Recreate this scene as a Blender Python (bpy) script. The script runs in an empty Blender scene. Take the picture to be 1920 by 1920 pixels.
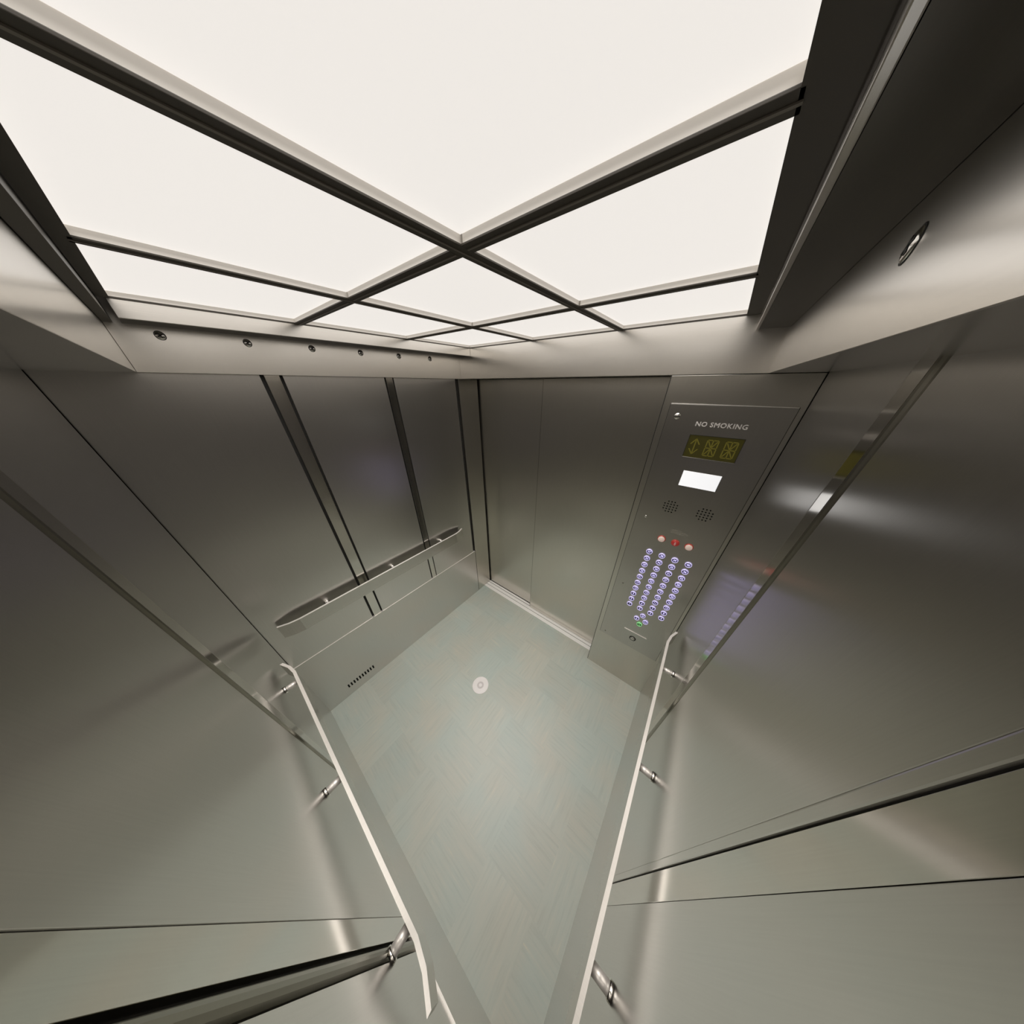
import bpy, bmesh, math
from mathutils import Vector, Matrix

SC = bpy.context.scene
COL = SC.collection
W, D = 1.903, 1.677          # inside width (left wall to right wall) and depth (back wall to front return)
HB = 2.25                    # underside of the fascia boards
ZS = 2.385                   # underside of the ceiling surround
ZC = 2.43                    # underside of the ceiling grid

# ------------------------------------------------------------------ materials
def mat(name):
    m = bpy.data.materials.new(name); m.use_nodes = True
    nt = m.node_tree; b = nt.nodes['Principled BSDF']
    return m, nt, b

def plain(name, col, rough=.5, metal=0., emit=None, es=0., spec=.5):
    m, nt, b = mat(name)
    b.inputs['Base Color'].default_value = (*col, 1)
    b.inputs['Roughness'].default_value = rough
    b.inputs['Metallic'].default_value = metal
    b.inputs['Specular IOR Level'].default_value = spec
    if emit:
        b.inputs['Emission Color'].default_value = (*emit, 1)
        b.inputs['Emission Strength'].default_value = es
    return m

def steel(name, col=(.67, .65, .62), rough=.28, aniso=.5, streak=(400., 6.), amount=.05, blotch=.08, metal=1.):
    m, nt, b = mat(name)
    N, L = nt.nodes, nt.links
    uv = N.new('ShaderNodeUVMap'); uv.uv_map = 'UVMap'
    mp = N.new('ShaderNodeMapping'); mp.inputs['Scale'].default_value = (streak[0], streak[1], 1)
    L.new(uv.outputs['UV'], mp.inputs['Vector'])
    n1 = N.new('ShaderNodeTexNoise'); n1.inputs['Scale'].default_value = 1.; n1.inputs['Detail'].default_value = 4
    L.new(mp.outputs[0], n1.inputs['Vector'])
    # base colour: fine brushing, value only
    hsv = N.new('ShaderNodeHueSaturation'); hsv.inputs['Color'].default_value = (*col, 1)
    mr = N.new('ShaderNodeMapRange'); mr.inputs['To Min'].default_value = 1 - amount; mr.inputs['To Max'].default_value = 1 + amount
    L.new(n1.outputs['Fac'], mr.inputs['Value']); L.new(mr.outputs[0], hsv.inputs['Value'])
    L.new(hsv.outputs[0], b.inputs['Base Color'])
    b.inputs['Roughness'].default_value = rough
    b.inputs['Metallic'].default_value = metal
    b.inputs['Anisotropic'].default_value = aniso
    tg = N.new('ShaderNodeTangent'); tg.direction_type = 'UV_MAP'; tg.uv_map = 'UVMap'
    L.new(tg.outputs[0], b.inputs['Tangent'])
    return m

M_WALL = steel('brushed_steel_wall')
M_DOOR = steel('brushed_steel_door', col=(.64, .615, .56), rough=.28)
M_FASC = steel('brushed_steel_fascia', col=(.9, .865, .81), rough=.24, streak=(6., 400.), aniso=.3)
M_PLATE = steel('panel_plate_steel', col=(.55, .53, .495), rough=.28)
M_STRIP = steel('polished_steel_strip', col=(.69, .665, .62), rough=.13, blotch=.02, aniso=.2)
M_RAIL = steel('satin_steel_rail', col=(.88, .84, .79), rough=.33, blotch=.03, aniso=.0, metal=.45)
M_BAR = steel('rail_face_steel', col=(.6, .58, .545), rough=.24, blotch=.03, aniso=.2)
M_BEAD = steel('dull_steel_bead', col=(.3, .285, .24), rough=.3, blotch=.02, aniso=.0)
M_POLISH = plain('polished_metal', (.8, .78, .74), .12, 1.)
M_GROOVE = plain('dark_groove', (.012, .011, .009), .6)
M_HOLE = plain('black_hole', (.006, .006, .005), .8, spec=.1)
M_BRONZE = plain('dark_bronze_grid', (.05, .042, .032), .45)
M_RIDGE = plain('bronze_ridge', (.17, .15, .125), .35)
M_TRAY = plain('white_tray_side', (.88, .84, .78), .6)
M_SURR = plain('surround_dark_paint', (.06, .052, .04), .4)
M_SILL = steel('sill_aluminium', col=(.94, .92, .88), rough=.45, aniso=.0, streak=(4., 300.), metal=.1)
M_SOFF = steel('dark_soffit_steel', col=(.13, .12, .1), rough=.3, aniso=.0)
M_DISPLAY_BG = plain('display_dark_olive', (.022, .019, .004), .35, emit=(.04, .034, .004), es=.45)
M_DISPLAY_SEG = plain('display_olive_segment', (.1, .085, .012), .4, emit=(.11, .095, .012), es=.4)
M_LAMP = plain('white_lamp_lens', (.8, .8, .8), .3, emit=(.96, .97, 1.), es=.66)
M_LET = plain('pale_lettering', (.85, .8, .76), .45)
M_ENGR = plain('faint_engraving', (.3, .28, .23), .5)
M_BEZEL = plain('lavender_bezel', (.74, .71, .86), .3, .2, emit=(.5, .44, .88), es=.62)
M_CAP = plain('dark_violet_cap', (.025, .018, .06), .3)
M_NUM = plain('lavender_number', (.55, .5, .8), .4, emit=(.6, .55, .95), es=1.)
M_GBEZEL = plain('green_bezel', (.4, .75, .4), .3, .2, emit=(.2, .75, .22), es=.5)
M_GCAP = plain('dark_green_cap', (.01, .07, .01), .3)
M_GNUM = plain('green_mark', (.3, .8, .3), .4, emit=(.3, .9, .3), es=.6)
M_RBEZEL = plain('red_collar', (.42, .07, .05), .35, .2, emit=(.5, .06, .04), es=.15)
M_RCAP = plain('red_button_cap', (.4, .03, .03), .35, emit=(.6, .05, .04), es=.15)
M_CREAM = plain('cream_button_cap', (.8, .66, .58), .35, emit=(.9, .65, .55), es=.18)
M_DISC = plain('white_floor_disc', (.93, .89, .87), .5)
M_DISC2 = plain('grey_disc_ring', (.76, .71, .7), .5)

def light_mat():
    m, nt, b = mat('ceiling_diffuser')
    b.inputs['Base Color'].default_value = (.5, .48, .46, 1)
    b.inputs['Roughness'].default_value = .5
    b.inputs['Emission Color'].default_value = (1., .955, .91, 1)
    b.inputs['Emission Strength'].default_value = .77
    return m
M_LIGHT = light_mat()

def floor_mat():
    m, nt, b = mat('green_grey_vinyl_tile')
    N, L = nt.nodes, nt.links
    tc = N.new('ShaderNodeTexCoord')
    T = .29
    sc = N.new('ShaderNodeVectorMath'); sc.operation = 'SCALE'; sc.inputs['Scale'].default_value = 1 / T
    L.new(tc.outputs['Object'], sc.inputs[0])
    fl = N.new('ShaderNodeVectorMath'); fl.operation = 'FLOOR'; L.new(sc.outputs[0], fl.inputs[0])
    sep = N.new('ShaderNodeSeparateXYZ'); L.new(fl.outputs[0], sep.inputs[0])
    ad = N.new('ShaderNodeMath'); ad.operation = 'ADD'; L.new(sep.outputs[0], ad.inputs[0]); L.new(sep.outputs[1], ad.inputs[1])
    mo = N.new('ShaderNodeMath'); mo.operation = 'FLOORED_MODULO'; mo.inputs[1].default_value = 2; L.new(ad.outputs[0], mo.inputs[0])
    wn = N.new('ShaderNodeTexWhiteNoise'); wn.noise_dimensions = '2D'; L.new(fl.outputs[0], wn.inputs['Vector'])
    def streak(scale, det=5):
        a = N.new('ShaderNodeMapping'); a.inputs['Scale'].default_value = scale; L.new(tc.outputs['Object'], a.inputs['Vector'])
        L.new(wn.outputs['Color'], a.inputs['Location'])
        n = N.new('ShaderNodeTexNoise'); n.inputs['Scale'].default_value = 1.; n.inputs['Detail'].default_value = det; n.inputs['Roughness'].default_value = .65
        L.new(a.outputs[0], n.inputs['Vector']); return n
    sx, sy = streak((5, 75, 1)), streak((75, 5, 1))
    mx = N.new('ShaderNodeMix'); mx.data_type = 'FLOAT'; L.new(mo.outputs[0], mx.inputs[0]); L.new(sx.outputs[0], mx.inputs[2]); L.new(sy.outputs[0], mx.inputs[3])
    cr = N.new('ShaderNodeValToRGB')
    e = cr.color_ramp.elements
    e[0].position = .25; e[0].color = (.41, .44, .395, 1)
    e[1].position = .78; e[1].color = (.6, .585, .47, 1)
    x = e.new(.47); x.color = (.465, .5, .45, 1)
    x = e.new(.63); x.color = (.49, .51, .455, 1)
    L.new(mx.outputs[0], cr.inputs[0])
    # broad tone change from tile to tile and across the sheet
    big = N.new('ShaderNodeTexNoise'); big.inputs['Scale'].default_value = 3.2; big.inputs['Detail'].default_value = 2
    L.new(tc.outputs['Object'], big.inputs['Vector'])
    tint = N.new('ShaderNodeValToRGB'); t = tint.color_ramp.elements
    t[0].position = .35; t[0].color = (.96, 1.02, 1.03, 1); t[1].position = .65; t[1].color = (1.05, 1.0, .96, 1)
    L.new(big.outputs['Fac'], tint.inputs[0])
    mul = N.new('ShaderNodeMix'); mul.data_type = 'RGBA'; mul.blend_type = 'MULTIPLY'; mul.inputs[0].default_value = 1
    L.new(cr.outputs[0], mul.inputs[6]); L.new(tint.outputs[0], mul.inputs[7])
    hs = N.new('ShaderNodeHueSaturation'); L.new(mul.outputs[2], hs.inputs['Color'])
    mr = N.new('ShaderNodeMapRange'); mr.inputs['To Min'].default_value = .97; mr.inputs['To Max'].default_value = 1.04
    L.new(wn.outputs['Value'], mr.inputs['Value']); L.new(mr.outputs[0], hs.inputs['Value'])
    L.new(hs.outputs[0], b.inputs['Base Color'])
    b.inputs['Roughness'].default_value = .42
    b.inputs['Specular IOR Level'].default_value = .85
    return m
M_FLOOR = floor_mat()

# ------------------------------------------------------------------ mesh helpers
class MB:
    """collects shapes into one bmesh, with UVs in metres (u along, v up)"""
    def __init__(s): s.bm = bmesh.new()
    def box(s, x0, x1, y0, y1, z0, z1, bevel=0., mi=0):
        t = bmesh.new()
        vs = [t.verts.new((x, y, z)) for x in (x0, x1) for y in (y0, y1) for z in (z0, z1)]
        for f in ((0, 1, 3, 2), (4, 6, 7, 5), (0, 4, 5, 1), (2, 3, 7, 6), (0, 2, 6, 4), (1, 5, 7, 3)):
            t.faces.new([vs[i] for i in f])
        if bevel:
            bmesh.ops.bevel(t, geom=t.edges[:], offset=bevel, segments=2, affect='EDGES', profile=.6)
        s.add(t, mi); return s
    def add(s, t, mi=0, M=None):
        if M is not None: bmesh.ops.transform(t, matrix=M, verts=t.verts[:])
        bmesh.ops.recalc_face_normals(t, faces=t.faces[:])
        vm = {v: s.bm.verts.new(v.co) for v in t.verts}
        for f in t.faces:
            nf = s.bm.faces.new([vm[v] for v in f.verts]); nf.material_index = mi; nf.smooth = f.smooth
        t.free()
    def prism(s, pts, axis, a0, a1, mi=0):
        """extrude a 2-D outline along an axis ('x','y','z')"""
        t = bmesh.new()
        def P(p, a):
            return {'x': (a, p[0], p[1]), 'y': (p[0], a, p[1]), 'z': (p[0], p[1], a)}[axis]
        A = [t.verts.new(P(p, a0)) for p in pts]; B = [t.verts.new(P(p, a1)) for p in pts]
        n = len(pts)
        t.faces.new(A); t.faces.new(B[::-1])
        for i in range(n): t.faces.new((A[i], A[(i + 1) % n], B[(i + 1) % n], B[i]))
        s.add(t, mi); return s
    def lathe(s, prof, M, seg=28, mi=0, smooth=True):
        """prof: (radius, height) along local +z"""
        t = bmesh.new(); rings = []
        for r, h in prof:
            if r < 1e-6: rings.append([t.verts.new((0, 0, h))])
            else: rings.append([t.verts.new((r * math.cos(2 * math.pi * k / seg), r * math.sin(2 * math.pi * k / seg), h)) for k in range(seg)])
        for a, b in zip(rings, rings[1:]):
            for k in range(seg):
                k2 = (k + 1) % seg
                if len(a) == 1 and len(b) == 1: continue
                if len(a) == 1: f = t.faces.new((a[0], b[k], b[k2]))
                elif len(b) == 1: f = t.faces.new((a[k], b[0], a[k2]))
                else: f = t.faces.new((a[k], b[k], b[k2], a[k2]))
                f.smooth = smooth
        s.add(t, mi, M); return s
    def build(s, name, mats, parent=None, loc=(0, 0, 0)):
        me = bpy.data.meshes.new(name)
        bm = s.bm; uv = bm.loops.layers.uv.new('UVMap')
        bm.normal_update()
        for f in bm.faces:
            n = f.normal; ax = max(range(3), key=lambda i: abs(n[i]))
            for l in f.loops:
                c = l.vert.co + Vector(loc)
                l[uv].uv = {0: (c.y, c.z), 1: (c.x, c.z), 2: (c.x, c.y)}[ax]
        bm.to_mesh(me); bm.free()
        for m in (mats if isinstance(mats, (list, tuple)) else [mats]): me.materials.append(m)
        o = bpy.data.objects.new(name, me); COL.objects.link(o)
        o.location = loc
        if parent: o.parent = parent
        return o

def struct(o): o['kind'] = 'structure'; return o
def thing(name, label, cat, loc=(0, 0, 0), group=None):
    o = bpy.data.objects.new(name, None); COL.objects.link(o); o.location = loc
    o.empty_display_size = .05
    tag(o, label, cat, group); return o
def tag(o, label, cat, group=None):
    o['label'] = label; o['category'] = cat
    if group: o['group'] = group
    return o

FACE_FRONT = Matrix.Rotation(math.radians(90), 4, 'X')      # local +z -> world -y (faces the cab from the front wall)
def facing(axis, loc):
    """matrix whose local +z points along axis ('-y','+x','-x','+y','+z','-z')"""
    R = {'+z': Matrix(), '-z': Matrix.Rotation(math.pi, 4, 'X'), '-y': Matrix.Rotation(math.pi / 2, 4, 'X'),
         '+y': Matrix.Rotation(-math.pi / 2, 4, 'X'), '+x': Matrix.Rotation(math.pi / 2, 4, 'Y'), '-x': Matrix.Rotation(-math.pi / 2, 4, 'Y')}[axis]
    return Matrix.Translation(loc) @ R

def text_mesh(s, size, depth=.0004, offset=0., spacing=1., font_shear=0.):
    cu = bpy.data.curves.new('lettering', 'FONT'); cu.body = s; cu.size = size
    cu.align_x = 'CENTER'; cu.align_y = 'CENTER'; cu.extrude = depth; cu.offset = offset; cu.space_character = spacing; cu.shear = font_shear
    cu.resolution_u = 3
    o = bpy.data.objects.new('lettering_tmp', cu); COL.objects.link(o)
    dg = bpy.context.evaluated_depsgraph_get()
    me = bpy.data.meshes.new_from_object(o.evaluated_get(dg))
    bpy.data.objects.remove(o); bpy.data.curves.remove(cu)
    return me

def text_obj(name, s, size, m, parent, loc, **k):
    """lettering lying on a face that looks towards -y; loc is relative to the parent"""
    me = text_mesh(s, size, **k); me.transform(FACE_FRONT); me.name = name
    me.materials.clear(); me.materials.append(m)
    o = bpy.data.objects.new(name, me); COL.objects.link(o); o.parent = parent; o.location = loc
    return o

# ------------------------------------------------------------------ the setting
fl = MB(); fl.box(-.15, W + .05, -.05, 1.76, -.05, 0.)
struct(fl.build('floor', M_FLOOR))

# left wall: dark backing, three panels, two seam strips, kick plate, corner post
wl = MB(); wl.box(-.05, -.013, -.05, 1.66, 0., 2.5)
wall_left = struct(wl.build('wall_left', M_GROOVE))
for y0, y1 in ((.0, .521), (.602, 1.084), (1.143, 1.631)):
    MB().box(-.0125, 0., y0, y1, .612, HB + .01, .001).build('wall_panel', M_WALL, wall_left)
for y0, y1 in ((.536, .590), (1.095, 1.136)):
    MB().box(-.0125, -.001, y0, y1, .612, HB + .01, .001).build('seam_strip', M_STRIP, wall_left)
k = MB(); k.box(-.0125, .003, 0., 1.655, 0., .611, .0015)
kp = k.build('kick_plate', M_WALL, wall_left)
MB().box(-.0125, .0045, 0., 1.655, .6112, .6135, .0004).build('ledge', M_RAIL, kp)
k = MB()
for i in range(10):
    y = .168 + i * .0218
    k.box(.0031, .0036, y, y + .0105, .088, .128, 0)
k.build('air_vent', M_HOLE, kp)
MB().box(-.05, .0, 1.6625, 1.864, 0., HB - .001, .0015).build('corner_post', M_DOOR, wall_left)

# back wall (beside the camera): panels, strips and beads
wb = MB(); wb.box(-.05, W + .05, -.05, -.013, 0., 2.5)
wall_back = struct(wb.build('wall_back', M_GROOVE))
for x0, x1 in ((.013, .688), (.781, 1.359), (1.452, W)):
    MB().box(x0, x1, -.0125, 0., .612, HB + .01, .001).build('wall_panel', M_WALL, wall_back)
for x0, x1 in ((.689, .744), (1.360, 1.415)):
    MB().box(x0, x1, -.0125, -.0005, .612, HB + .01, .0005).build('seam_strip', M_STRIP, wall_back)
def arc(c0, c1, base, h, n=8):
    """half-round outline between c0 and c1 rising h from base"""
    m, r = (c0 + c1) / 2, (c1 - c0) / 2
    return [(m - r * math.cos(math.pi * i / n), base + h * math.sin(math.pi * i / n)) for i in range(n + 1)]
for x0 in (.749, 1.420):
    MB().prism(arc(x0, x0 + .026, -.0125, .0165), 'z', .612, HB + .01).build('seam_bead', M_BEAD, wall_back)
kb = MB().box(0., W, -.0125, .003, 0., .611, .0015).build('kick_plate', M_WALL, wall_back)
MB().box(0.005, W - .005, -.0125, .0045, .6112, .6135, .0004).build('ledge', M_RAIL, kb)

# right wall
wr = MB(); wr.box(W + .013, W + .05, -.05, D, 0., 2.5)
wall_right = struct(wr.build('wall_right', M_GROOVE))
for y0, y1 in ((.0, .455), (.5305, 1.008), (1.103, D - .005)):
    MB().box(W, W + .0125, y0, y1, .612, HB + .01, .001).build('wall_panel', M_WALL, wall_right)
for y0, y1 in ((.456, .509), (1.046, 1.102)):
    MB().box(W + .0005, W + .0125, y0, y1, .612, HB + .01, .0005).build('seam_strip', M_STRIP, wall_right)
for y0 in (.5125, 1.0145):
    w = .026
    if y0 < .6:
        MB().box(W - .0008, W + .0125, y0, .530, .612, HB + .01, .0025).build('seam_bead', M_WALL, wall_right); continue
    MB().prism([(W + .0125 - (b), a) for a, b in arc(y0, y0 + w, 0., .0165)], 'z', .612, HB + .01).build('seam_bead', M_WALL if y0 < .6 else M_BEAD, wall_right)
kr = MB().box(W - .003, W + .0125, 0., D, 0., .611, .0015).build('kick_plate', M_WALL, wall_right)
MB().box(W - .0045, W + .0125, .005, D, .6112, .6135, .0004).build('ledge', M_RAIL, kr)

# front wall: control column on the right, jamb strip on the left, dark shaft behind
wf = MB(); wf.box(-.3, W + .05, 1.96, 2.0, -.05, 2.5)
wall_front = struct(wf.build('wall_front', M_GROOVE))
cc = MB().box(1.4325, W - .001, D, 1.95, 0., HB - .002, .0015).build('control_column', M_DOOR, wall_front)
MB().box(1.4295, 1.4325, D + .0005, 1.832, 0.001, HB - .002).build('dark_edge_strip', M_GROOVE, cc)  # dark strip standing in for the shaded gap between column and door
MB().box(-.3, 1.5, 1.69, 1.955, HB, 2.3).build('door_head', M_DOOR, wall_front)

# sliding door leaves
d1 = struct(MB().box(-.06, .76, 1.88, 1.905, .009, HB - .003, .0015).build('door_1', M_DOOR))
d2 = struct(MB().box(.662, 1.429, 1.833, 1.858, .009, HB - .003, .0015).build('door_2', M_DOOR))
MB().box(.657, .6615, 1.836, 1.857, .009, HB - .003).build('dark_edge_strip', M_BEAD, d2)

# sill with running grooves
s = MB()
s.box(.001, 1.43, 1.7605, 1.7995, -.03, .004, .001)
s.box(.001, 1.43, 1.8040, 1.842, -.03, .004, .0008)
s.box(.001, 1.43, 1.848, 1.874, -.03, .004, .0008)
s.box(.001, 1.43, 1.884, 1.95, -.03, .004, .0008)
sill = struct(s.build('trim_1', M_SILL))
MB().box(.0015, 1.4295, 1.762, 1.949, -.04, .0022).build('running_groove', M_GROOVE, sill)

# ------------------------------------------------------------------ fascia boards and ceiling surround
def screw_part(parent, axis, loc, r=.0115):
    m = MB()
    m.lathe([(0, 0), (r, 0), (r, .0012), (r * .8, .0026), (0, .003)], facing(axis, loc), 20)
    o = m.build('screw', M_POLISH, parent)
    q = MB()
    t = .0032
    a, b = r * .62, r * .14
    for (u, v) in ((a, b), (b, a)):
        tb = bmesh.new(); bmesh.ops.create_cube(tb, size=1)
        q.add(tb, 0, facing(axis, loc) @ Matrix.Translation((0, 0, t - .0004)) @ Matrix.Rotation(.5, 4, 'Z') @ Matrix.Diagonal((2 * u, 2 * v, .0012, 1)))
    q.build('cross_slot', M_GROOVE, o)
    q2 = MB(); q2.lathe([(r + .0002, 0), (r + .002, 0), (r + .002, .0006), (r + .0002, .0006)], facing(axis, loc), 20)
    q2.build('screw_recess', M_GROOVE, o)
    return o

t2 = struct(MB().box(-.05, .018, .201, D - .0005, HB, 2.5, .001).build('trim_2', M_FASC))       # left fascia
for y in (.304, .529, .755, .978, 1.199, 1.42): screw_part(t2, '+x', (.018, y, 2.361))
t3 = struct(MB().box(-.05, W + .05, D, D + .06, HB, 2.5, .001).build('trim_3', M_FASC))          # front fascia
t4 = struct(MB().box(1.751, W + .05, .201, D - .0005, HB, 2.5, .001).build('trim_4', M_FASC))   # right fascia
for y in (.774, .12): 
    if y > .2: screw_part(t4, '-x', (1.751, y, 2.335), .013)
t5 = struct(MB().box(-.05, W + .05, -.05, .2, HB, 2.5, .001).build('trim_5', M_FASC))            # back fascia

# ceiling slab, surround strips hanging below it
cl = MB(); cl.box(-.3, W + .05, -.05, 2.0, 2.5, 2.54)
ceiling = struct(cl.build('ceiling', M_SURR))
m = MB(); m.box(.132, .14, .238, D - .001, ZS, 2.5, .0012)
m.build('surround_strip', M_FASC, ceiling)
m = MB(); m.box(.0185, .1315, .238, D - .001, ZS + .0008, 2.5)
m.build('soffit', M_SOFF, ceiling)
m = MB(); m.box(1.66, 1.668, .238, D - .001, ZS, 2.5, .0012)
m.build('surround_strip', M_FASC, ceiling)
m = MB(); m.box(1.6685, 1.7505, .238, D - .001, ZS + .0008, 2.5)
m.build('soffit', M_SOFF, ceiling)
m = MB(); m.box(.019, 1.750, .201, .2215, ZS, 2.5, .0012)
m.build('surround_strip', M_SURR, ceiling)

# ceiling grid: bronze tee bars with pale upstanding sides
grid = thing('ceiling_grid', 'dark bronze tee-bar grid holding the nine glowing ceiling panels', 'ceiling grid', (.9, .95, ZC))
gx, gy, gz = .9, .95, ZC
X0, X1, Y0, Y1 = .142, 1.62, .24, D - .003
XB, YB = (.662, 1.165), (.70, 1.205)
hw = .0165
def rel(m): bmesh.ops.translate(m.bm, vec=(-gx, -gy, -gz), verts=m.bm.verts[:]); return m
def tee(name, x0, x1, y0, y1, along):
    m = MB(); m.box(x0, x1, y0, y1, ZC, ZC + .003, .0006); o = rel(m).build(name, M_BRONZE, grid)
    c = .5 * (y0 + y1) if along == 'x' else .5 * (x0 + x1)
    r = MB()
    if along == 'x': r.box(x0, x1, c - .0022, c + .0022, ZC - .0015, ZC + .001)
    else: r.box(c - .0022, c + .0022, y0, y1, ZC - .0015, ZC + .001)
    rel(r).build('ridge', M_RIDGE, o)
    u = MB()
    if along == 'x': u.box(x0, x1, c - .012, c + .012, ZC + .003, 2.475)
    else: u.box(c - .012, c + .012, y0, y1, ZC + .003, 2.475)
    rel(u).build('upstand', M_TRAY, o)
for x in XB: tee('grid_bar', x - hw, x + hw, Y0, Y1, 'y')
for y in YB:
    xs = [X0, XB[0] - hw, XB[0] + hw, XB[1] - hw, XB[1] + hw, X1]
    m = MB(); r = MB(); u = MB()
    for a, b in ((0, 1), (2, 3), (4, 5)):
        m.box(xs[a], xs[b], y - hw, y + hw, ZC, ZC + .003, .0006)
        r.box(xs[a], xs[b], y - .0022, y + .0022, ZC - .0015, ZC + .001)
        u.box(xs[a], xs[b], y - .012, y + .012, ZC + .003, 2.475)
    o = rel(m).build('grid_bar', M_BRONZE, grid)
    rel(r).build('ridge', M_RIDGE, o); rel(u).build('upstand', M_TRAY, o)
m = MB()
m.box(X1 - .004, X1 + .036, Y0, Y1, ZC, ZC + .004)
m.box(X0 - .001, X0 + .004, Y0, Y1, ZC, ZC + .004)
m.box(X0, X1, Y0 - .017, Y0 + .006, ZC, ZC + .004)
m.box(X0, X1, Y1 - .004, Y1 + .002, ZC, ZC + .004)
fr = rel(m).build('grid_frame', M_BRONZE, grid)
m = MB()
m.box(X0 + .0005, X0 + .003, Y0, Y1, ZC + .004, 2.475); m.box(X1 - .003, X1, Y0, Y1, ZC + .004, 2.475)
m.box(X0, X1, Y0, Y0 + .003, ZC + .004, 2.475); m.box(X0, X1, Y1 - .003, Y1, ZC + .004, 2.475)
rel(m).build('upstand', M_TRAY, fr)

xb = [X0 + .003, XB[0], XB[1], X1 - .003]; yb = [Y0 + .003, YB[0], YB[1], Y1 - .003]
cn = ['left', 'middle', 'right']; rn = ['back', 'centre', 'door-side']
lab = {(0, 0): 'glowing white ceiling panel in the back left corner, above the left wall', (1, 0): 'large glowing white ceiling panel in the middle of the back row',
       (2, 0): 'glowing white ceiling panel in the back row nearest the right wall', (0, 1): 'glowing white ceiling panel in the centre row beside the left wall',
       (1, 1): 'glowing white square panel at the very centre of the ceiling grid', (2, 1): 'glowing white ceiling panel in the centre row beside the right wall',
       (0, 2): 'small glowing white ceiling panel in the corner between left wall and doors', (1, 2): 'glowing white ceiling panel in the middle of the row above the doors',
       (2, 2): 'glowing white ceiling panel directly above the control panel column'}
for i in range(3):
    for j in range(3):
        a0 = xb[i] + (.012 if i else 0) + .0005; a1 = xb[i + 1] - (.012 if i < 2 else 0) - .0005
        b0 = yb[j] + (.012 if j else 0) + .0005; b1 = yb[j + 1] - (.012 if j < 2 else 0) - .0005
        cx, cy = (a0 + a1) / 2, (b0 + b1) / 2
        m = MB(); m.box(a0 - cx, a1 - cx, b0 - cy, b1 - cy, 0, .004)
        o = m.build('ceiling_light', M_LIGHT, None, (cx, cy, ZC + .016))
        tag(o, lab[(i, j)], 'ceiling light', 'luminous ceiling panels')
        # added area lamp just below each panel, sends extra light down to the floor
        ld = bpy.data.lights.new('panel_fill_light', 'AREA'); ld.shape = 'RECTANGLE'; ld.size = a1 - a0 - .01; ld.size_y = b1 - b0 - .01
        ld.energy = 6.3 * (a1 - a0) * (b1 - b0); ld.color = (1., .965, .925); ld.spread = math.radians(122)
        lo = bpy.data.objects.new('panel_fill_light', ld); COL.objects.link(lo); lo.location = (0, 0, -.002); lo.parent = o

# ------------------------------------------------------------------ handrails
def rail(label, origin, ang, length, brackets):
    """local frame: wall surface is y=0, room is +y, the bar runs along +x from 0 to length"""
    t = thing('handrail', label, 'handrail', origin, 'steel handrails')
    t.rotation_euler = (0, 0, ang)
    c, th, z0, z1, e = .06, .012, .905, 1.0, .10
    cl_ = [(0, c - .03), (e * .5, c - .009), (e, c), (length - e, c), (length - e * .5, c - .009), (length, c - .03)]
    up = [(x, y + th / 2) for x, y in cl_]; dn = [(x, y - th / 2) for x, y in cl_]
    tb = bmesh.new()
    A = [[tb.verts.new((x, y, z)) for x, y in row] for row, z in ((dn, z0), (up, z0), (up, z1), (dn, z1))]
    n = len(cl_)
    for i in range(n - 1):
        for r in range(4):
            q = (r + 1) % 4
            f = tb.faces.new((A[r][i], A[r][i + 1], A[q][i + 1], A[q][i])); f.material_index = 0
    tb.faces.new([A[r][0] for r in range(4)]); tb.faces.new([A[r][-1] for r in range(4)][::-1])
    m = MB(); m.add(tb); bar = m.build('bar', M_BAR, t)
    tc_ = MB(); tb = bmesh.new()
    A = [[tb.verts.new((x, y, z)) for x, y in row] for row, z in ((dn, z1), (up, z1), (up, z1 + .0012), (dn, z1 + .0012))]
    for i in range(n - 1):
        for r in range(4):
            q = (r + 1) % 4
            tb.faces.new((A[r][i], A[r][i + 1], A[q][i + 1], A[q][i]))
    tb.faces.new([A[r][0] for r in range(4)]); tb.faces.new([A[r][-1] for r in range(4)][::-1])
    tc_.add(tb); tc_.build('lit_top_edge', M_RAIL, bar)  # paler cap: ceiling light caught along the bar's top, put into the colour
    for bx in brackets:
        b = MB(); b.lathe([(.0, 0), (.0125, 0), (.0125, c - th / 2 + .001), (0, c - th / 2 + .001)], facing('+y', (bx, .0005, .965)), 24)
        bo = b.build('bracket', M_RAIL, t)
        q = MB(); q.lathe([(.0126, 0), (.0165, 0), (.0165, .006), (.015, .009), (.0126, .009)], facing('+y', (bx, .0005, .965)), 24)
        q.build('collar', M_POLISH, bo)
    return t
# left wall rail: wall faces +x. local +x -> world +y needs a turn where local +y -> world +x
def rail_at(label, origin, ang, length, br): return rail(label, origin, ang, length, br)
# left wall (x=0, room +x): local x -> world -y, local y -> world +x  (ang = -90)
rail_at('steel flat-bar handrail on the left wall, crossing the dark panel seams', (0, 1.49, 0), -math.pi / 2, 1.42, [.235, .705, 1.165])
# back wall (y=0, room +y)
rail_at('steel flat-bar handrail on the back wall, in the lower left foreground', (.32, 0, 0), 0, 1.26, [.135, .67, 1.125])
# right wall (x=W, room -x): local x -> world +y, local y -> world -x (ang = 90)
rail_at('steel flat-bar handrail on the right wall, ending beside the control panel', (W, .10, 0), math.pi / 2, 1.39, [.21, .675, 1.14])

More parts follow.
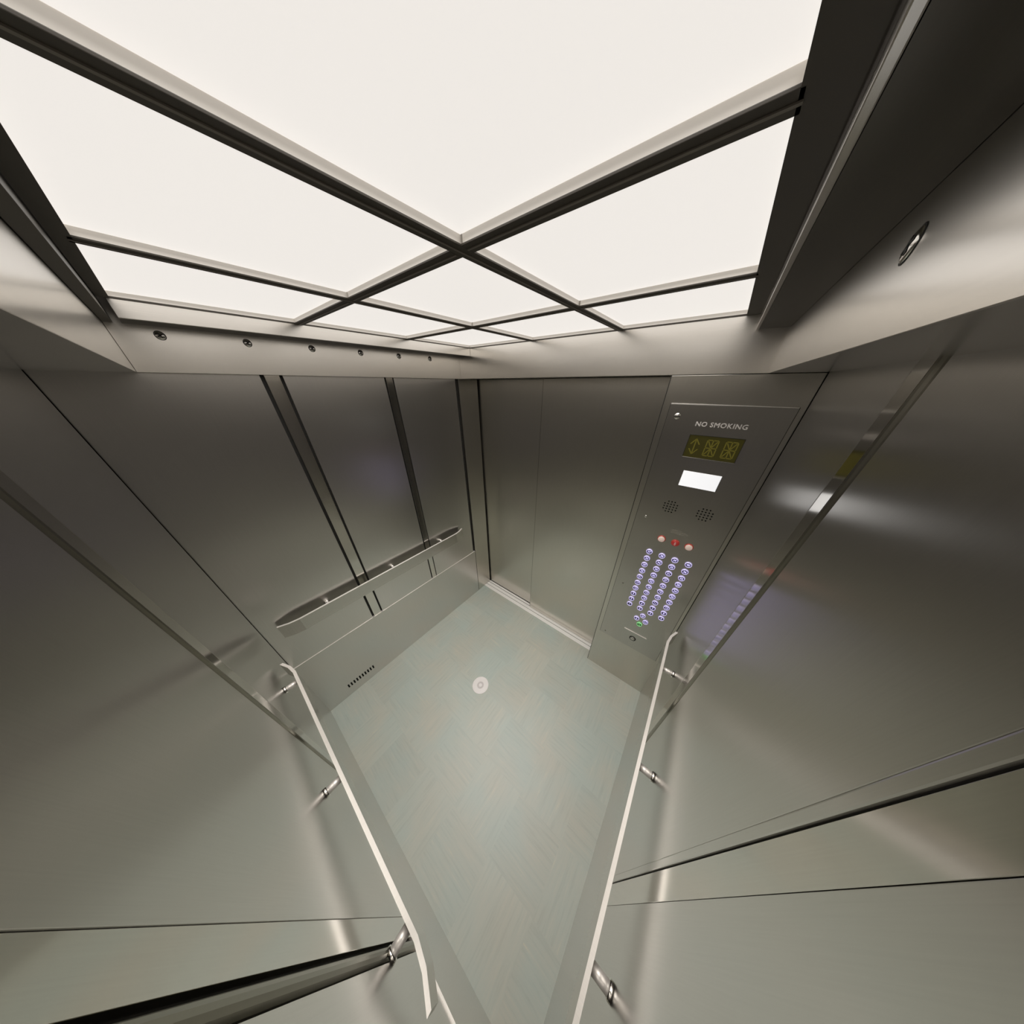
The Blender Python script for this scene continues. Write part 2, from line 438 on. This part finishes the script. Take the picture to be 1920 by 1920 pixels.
# ------------------------------------------------------------------ control panel
PY = D - .008                                   # plate surface
cp = thing('control_panel', 'tall steel lift control panel of numbered lavender buttons under a NO SMOKING sign', 'control panel', (1.673, D - .001, .458))
ox, oy, oz = 1.673, D - .001, .458
def loc(x, z, d=0.): return (x - ox, PY - oy - d, z - oz)
m = MB(); m.box(1.464 - ox, 1.882 - ox, PY - oy, -.0005, 0, 2.138 - oz, .0015); pl_ = m.build('plate', M_PLATE, cp)
m = MB(); m.box(1.4645 - ox, 1.8815 - ox, PY - oy - .001, -.0005, 2.1382 - oz, 2.1405 - oz, .0006); m.build('lit_top_lip', M_RAIL, pl_)  # pale strip added for the light along the plate's top edge
m = MB(); m.box(1.4618 - ox, 1.8842 - ox, -.0022, -.0004, -.002, 2.1405 - oz); m.build('shadow_gap', M_GROOVE, pl_)  # dark backing drawn as the shadow line around the plate

def lathe_part(name, prof, m_, parent, x, z, seg=28, d=0., rel_parent=None):
    q = MB(); q.lathe(prof, facing('-y', (0, 0, 0)), seg)
    o = q.build(name, m_, parent)
    o.location = loc(x, z, d) if rel_parent is None else rel_parent
    return o
# sign and display
sg = text_obj('no_smoking_sign', 'NO SMOKING', .0268, M_LET, cp, loc(1.6765, 2.061, .0004), spacing=1.1)
bmt = bmesh.new()                                # heavier strokes: the lettering laid over itself a hair apart
for dx, dz in ((-.0007, 0), (0, .0004), (.0007, 0), (0, -.0004)):
    n0 = len(bmt.verts); bmt.from_mesh(sg.data); bmt.verts.ensure_lookup_table()
    bmesh.ops.translate(bmt, vec=(dx, dx * .05, dz), verts=bmt.verts[n0:])
bmt.to_mesh(sg.data); bmt.free()
m = MB(); 
m.box(1.582 - ox, 1.777 - ox, PY - oy - .0006, PY - oy, 1.917 - oz, 2.0145 - oz); disp = m.build('display', M_DISPLAY_BG, cp)
m = MB()
for a in ((1.580, 1.779, 2.0145, 2.0165), (1.580, 1.582, 1.9165, 2.0145), (1.777, 1.779, 1.9165, 2.0145)):
    m.box(a[0] - ox, a[1] - ox, PY - oy - .003, PY - oy, a[2] - oz, a[3] - oz)
m.build('display_frame', M_GROOVE, disp)
m = MB(); m.box(1.580 - ox, 1.779 - ox, PY - oy - .003, PY - oy, 1.9145 - oz, 1.9165 - oz, .0005); m.build('display_lip', M_POLISH, disp)
def seg(m, x0, z0, x1, z1, w=.0044):
    dx, dz = x1 - x0, z1 - z0; L_ = math.hypot(dx, dz); a = math.atan2(dz, dx)
    tb = bmesh.new(); bmesh.ops.create_cube(tb, size=1)
    M_ = Matrix.Translation(((x0 + x1) / 2 - ox, PY - oy - .0008, (z0 + z1) / 2 - oz)) @ Matrix.Rotation(-a, 4, 'Y') @ Matrix.Diagonal((L_, .0004, w, 1))
    m.add(tb, 0, M_)
m = MB()
cx, zt, zb = 1.612, 2.000, 1.932
seg(m, cx, zb, cx, zt)
for s_ in (-1, 1):
    seg(m, cx, zt, cx + s_ * .017, zt - .024); seg(m, cx, zb, cx + s_ * .017, zb + .024)
m.build('arrow_segments', M_DISPLAY_SEG, disp)
for k_, cx in enumerate((1.675, 1.742)):
    m = MB(); h, g = .0205, .0015
    zm, dz = 1.9655, .034
    for z_ in (zm - dz, zm, zm + dz):
        seg(m, cx - h + g, z_, cx - g, z_, .0042); seg(m, cx + g, z_, cx + h - g, z_, .0042)
    for x_ in (-h, 0, h):
        seg(m, cx + x_, zm - dz + g, cx + x_, zm - g, .0042); seg(m, cx + x_, zm + g, cx + x_, zm + dz - g, .0042)
    for sx in (-1, 1):
        for sz in (-1, 1): seg(m, cx + sx * .002, zm + sz * .004, cx + sx * (h - .004), zm + sz * (dz - .005), .0042)
    m.build('digit_segments', M_DISPLAY_SEG, disp)
m = MB(); m.box(1.609 - ox, 1.760 - ox, PY - oy - .0022, PY - oy, 1.7755 - oz, 1.8515 - oz, .001); m.build('emergency_light', M_LAMP, cp)
# speaker grilles
for cx in (1.611, 1.763):
    m = MB()
    for a in range(-2, 3):
        for b in range(-2, 3):
            if abs(a) == 2 and abs(b) == 2: continue
            m.lathe([(0, 0), (.0037, 0), (.0037, .0004), (0, .0004)], facing('-y', (cx + a * .0145 - ox, PY - oy, 1.6515 + b * .0145 - oz)), 10)
    for a in (-1.5, 1.5):
        pass
    m.build('speaker_grille', M_HOLE, cp)
# small engraved notice (too fine to read)
m = MB()
for i, (a, b) in enumerate(((1.658, 1.712), (1.656, 1.738), (1.657, 1.738), (1.657, 1.72))):
    z_ = 1.5275 - i * .0068
    m.box(a - ox, b - ox, PY - oy - .0003, PY - oy, z_ - .0012 - oz, z_ + .0012 - oz)
m.build('engraved_notice', M_ENGR, cp)
# fixings
for x_, z_, r in ((1.505, 2.088, .0135),):
    o = lathe_part('screw', [(0, 0), (r, 0), (r, .001), (r * .7, .0035), (0, .0045)], M_POLISH, cp, x_, z_)
    q = MB(); q.box(-r * .9, r * .9, -.0052, -.0035, -.0012, .0012); q.build('slot', M_GROOVE, o)
for x_, z_, r in ((1.515, 1.561, .0075), (1.513, 1.031, .005), (1.502, .491, .006)):
    lathe_part('screw', [(0, 0), (r, 0), (r * .8, .002), (0, .0026)], M_POLISH if z_ > 1.2 else M_BEAD, cp, x_, z_)
# red and cream buttons
for x_, cap in ((1.629, M_CREAM), (1.698, M_RCAP), (1.763, M_CREAM)):
    o = lathe_part('alarm_button', [(0, 0), (.0205, 0), (.0205, .004), (.018, .0065), (.0175, .0065), (.0175, .003), (0, .003)], M_RBEZEL, cp, x_, 1.452)
    lathe_part('cap', [(0, .0), (.0165, .0), (.0165, .0075), (.014, .0095), (0, .0095)], cap, o, 0, 0, rel_parent=(0, -.003, 0))
    if cap is M_RCAP:
        q = MB()
        for zz in (-.007, 0, .007): q.box(-.004, .004, -.0133, -.0124, zz - .0012, zz + .0012)
        q.build('cap_mark', M_LET, o)
# numbered buttons
cols = (1.595, 1.663, 1.730, 1.7965)
BEZ = [(.0135, .003), (.0135, .0075), (.0143, .0088), (.0158, .0082), (.0168, .0055), (.0172, 0), (0, 0), (0, .003), (.0125, .003)]
def button(x_, z_, n, kind='v', size=.0175):
    bz, cpm, nm = (M_BEZEL, M_CAP, M_NUM) if kind == 'v' else (M_GBEZEL, M_GCAP, M_GNUM)
    o = lathe_part('button', BEZ[:6] + [(0, 0)], bz, cp, x_, z_, 26)
    o['label'] = 'button with a lit lavender ring and number' if kind == 'v' else 'green button'
    lathe_part('cap', [(0, 0), (.0133, 0), (.0133, .0045), (.012, .0055), (0, .0055)], cpm, o, 0, 0, 24, rel_parent=(0, 0, 0))
    if isinstance(n, str):
        text_obj('number', n, size, nm, o, (0, -.006, .0), offset=.0004, spacing=.92)
    else:
        q = MB()
        for pts in n: q.prism([(a, b) for a, b in pts], 'y', -.0066, -.0054)
        q.build('symbol', nm, o)
    return o
num = 40
for r in range(10):
    z_ = 1.344 - r * .0513
    for c in (3, 2, 1, 0):
        button(cols[c], z_, str(num)); num -= 1
ring = [[(.0045 * math.cos(i * math.pi / 6), .0045 * math.sin(i * math.pi / 6)) for i in range(12)]]
button(1.668, .783, ring)
button(1.697, .828, [[(-.008, 0), (-.002, .006), (-.002, -.006)], [(.008, 0), (.002, -.006), (.002, .006)], [(-.0008, .006), (.0008, .006), (.0008, -.006), (-.0008, -.006)]])
button(1.726, .783, [[(-.001, 0), (-.007, -.006), (-.007, .006)], [(.001, 0), (.007, .006), (.007, -.006)]])
button(1.698, .738, [[(-.006, .004), (-.004, .006), (.006, -.004), (.004, -.006)]], 'g')
# flap ledge and key switch
m = MB(); m.box(1.62 - ox, 1.775 - ox, PY - oy - .005, PY - oy, .631 - oz, .6345 - oz, .0007); m.build('flap_ledge', M_RAIL, cp)
o = lathe_part('key_switch', [(0, 0), (.0225, 0), (.0225, .0015), (.018, .0015), (.018, .0008), (0, .0008)], M_GROOVE, cp, 1.695, .564)
lathe_part('key_barrel', [(0, 0), (.0155, 0), (.0155, .0035), (.014, .0045), (0, .0045)], M_PLATE, o, 0, 0, rel_parent=(0, 0, 0))

# ------------------------------------------------------------------ disc on the floor
m = MB(); m.lathe([(0, .0008), (.069, .0008), (.069, .0022), (.067, .003), (0, .003)], facing('+z', (0, 0, 0)), 48)
disc = m.build('floor_disc', M_DISC, None, (.803, .878, 0))
tag(disc, 'round pale disc with a small ring lying on the green-grey floor tiles', 'disc')
m = MB(); m.lathe([(.014, .003), (.028, .003), (.028, .0034), (.014, .0034), (.014, .003)], facing('+z', (0, 0, 0)), 36)
m.build('ring', M_DISC2, disc)

# ------------------------------------------------------------------ camera
cam = bpy.data.cameras.new('camera'); co = bpy.data.objects.new('camera', cam); COL.objects.link(co)
cam.sensor_width = 36; cam.lens = 36 * 441.006 / 1920
cam.shift_y = 31.756 / 1920; cam.shift_x = .785 / 1920
cam.clip_start = .01
p, y = .55, -.67
F = Vector((math.sin(y) * math.cos(p), math.cos(y) * math.cos(p), -math.sin(p)))
R = Vector((math.cos(y), -math.sin(y), 0)); U = R.cross(F)
co.matrix_world = Matrix.Translation((1.651, .24, 2.213)) @ Matrix(((R.x, U.x, -F.x), (R.y, U.y, -F.y), (R.z, U.z, -F.z))).to_4x4()
SC.camera = co

w = bpy.data.worlds.new('shaft_darkness'); w.use_nodes = True
w.node_tree.nodes['Background'].inputs['Color'].default_value = (0, 0, 0, 1)
SC.world = w
SC.view_settings.view_transform = 'Standard'; SC.view_settings.look = 'None'
SC.view_settings.gamma = 1.; SC.view_settings.use_curve_mapping = False
SC.view_settings.exposure = 0.
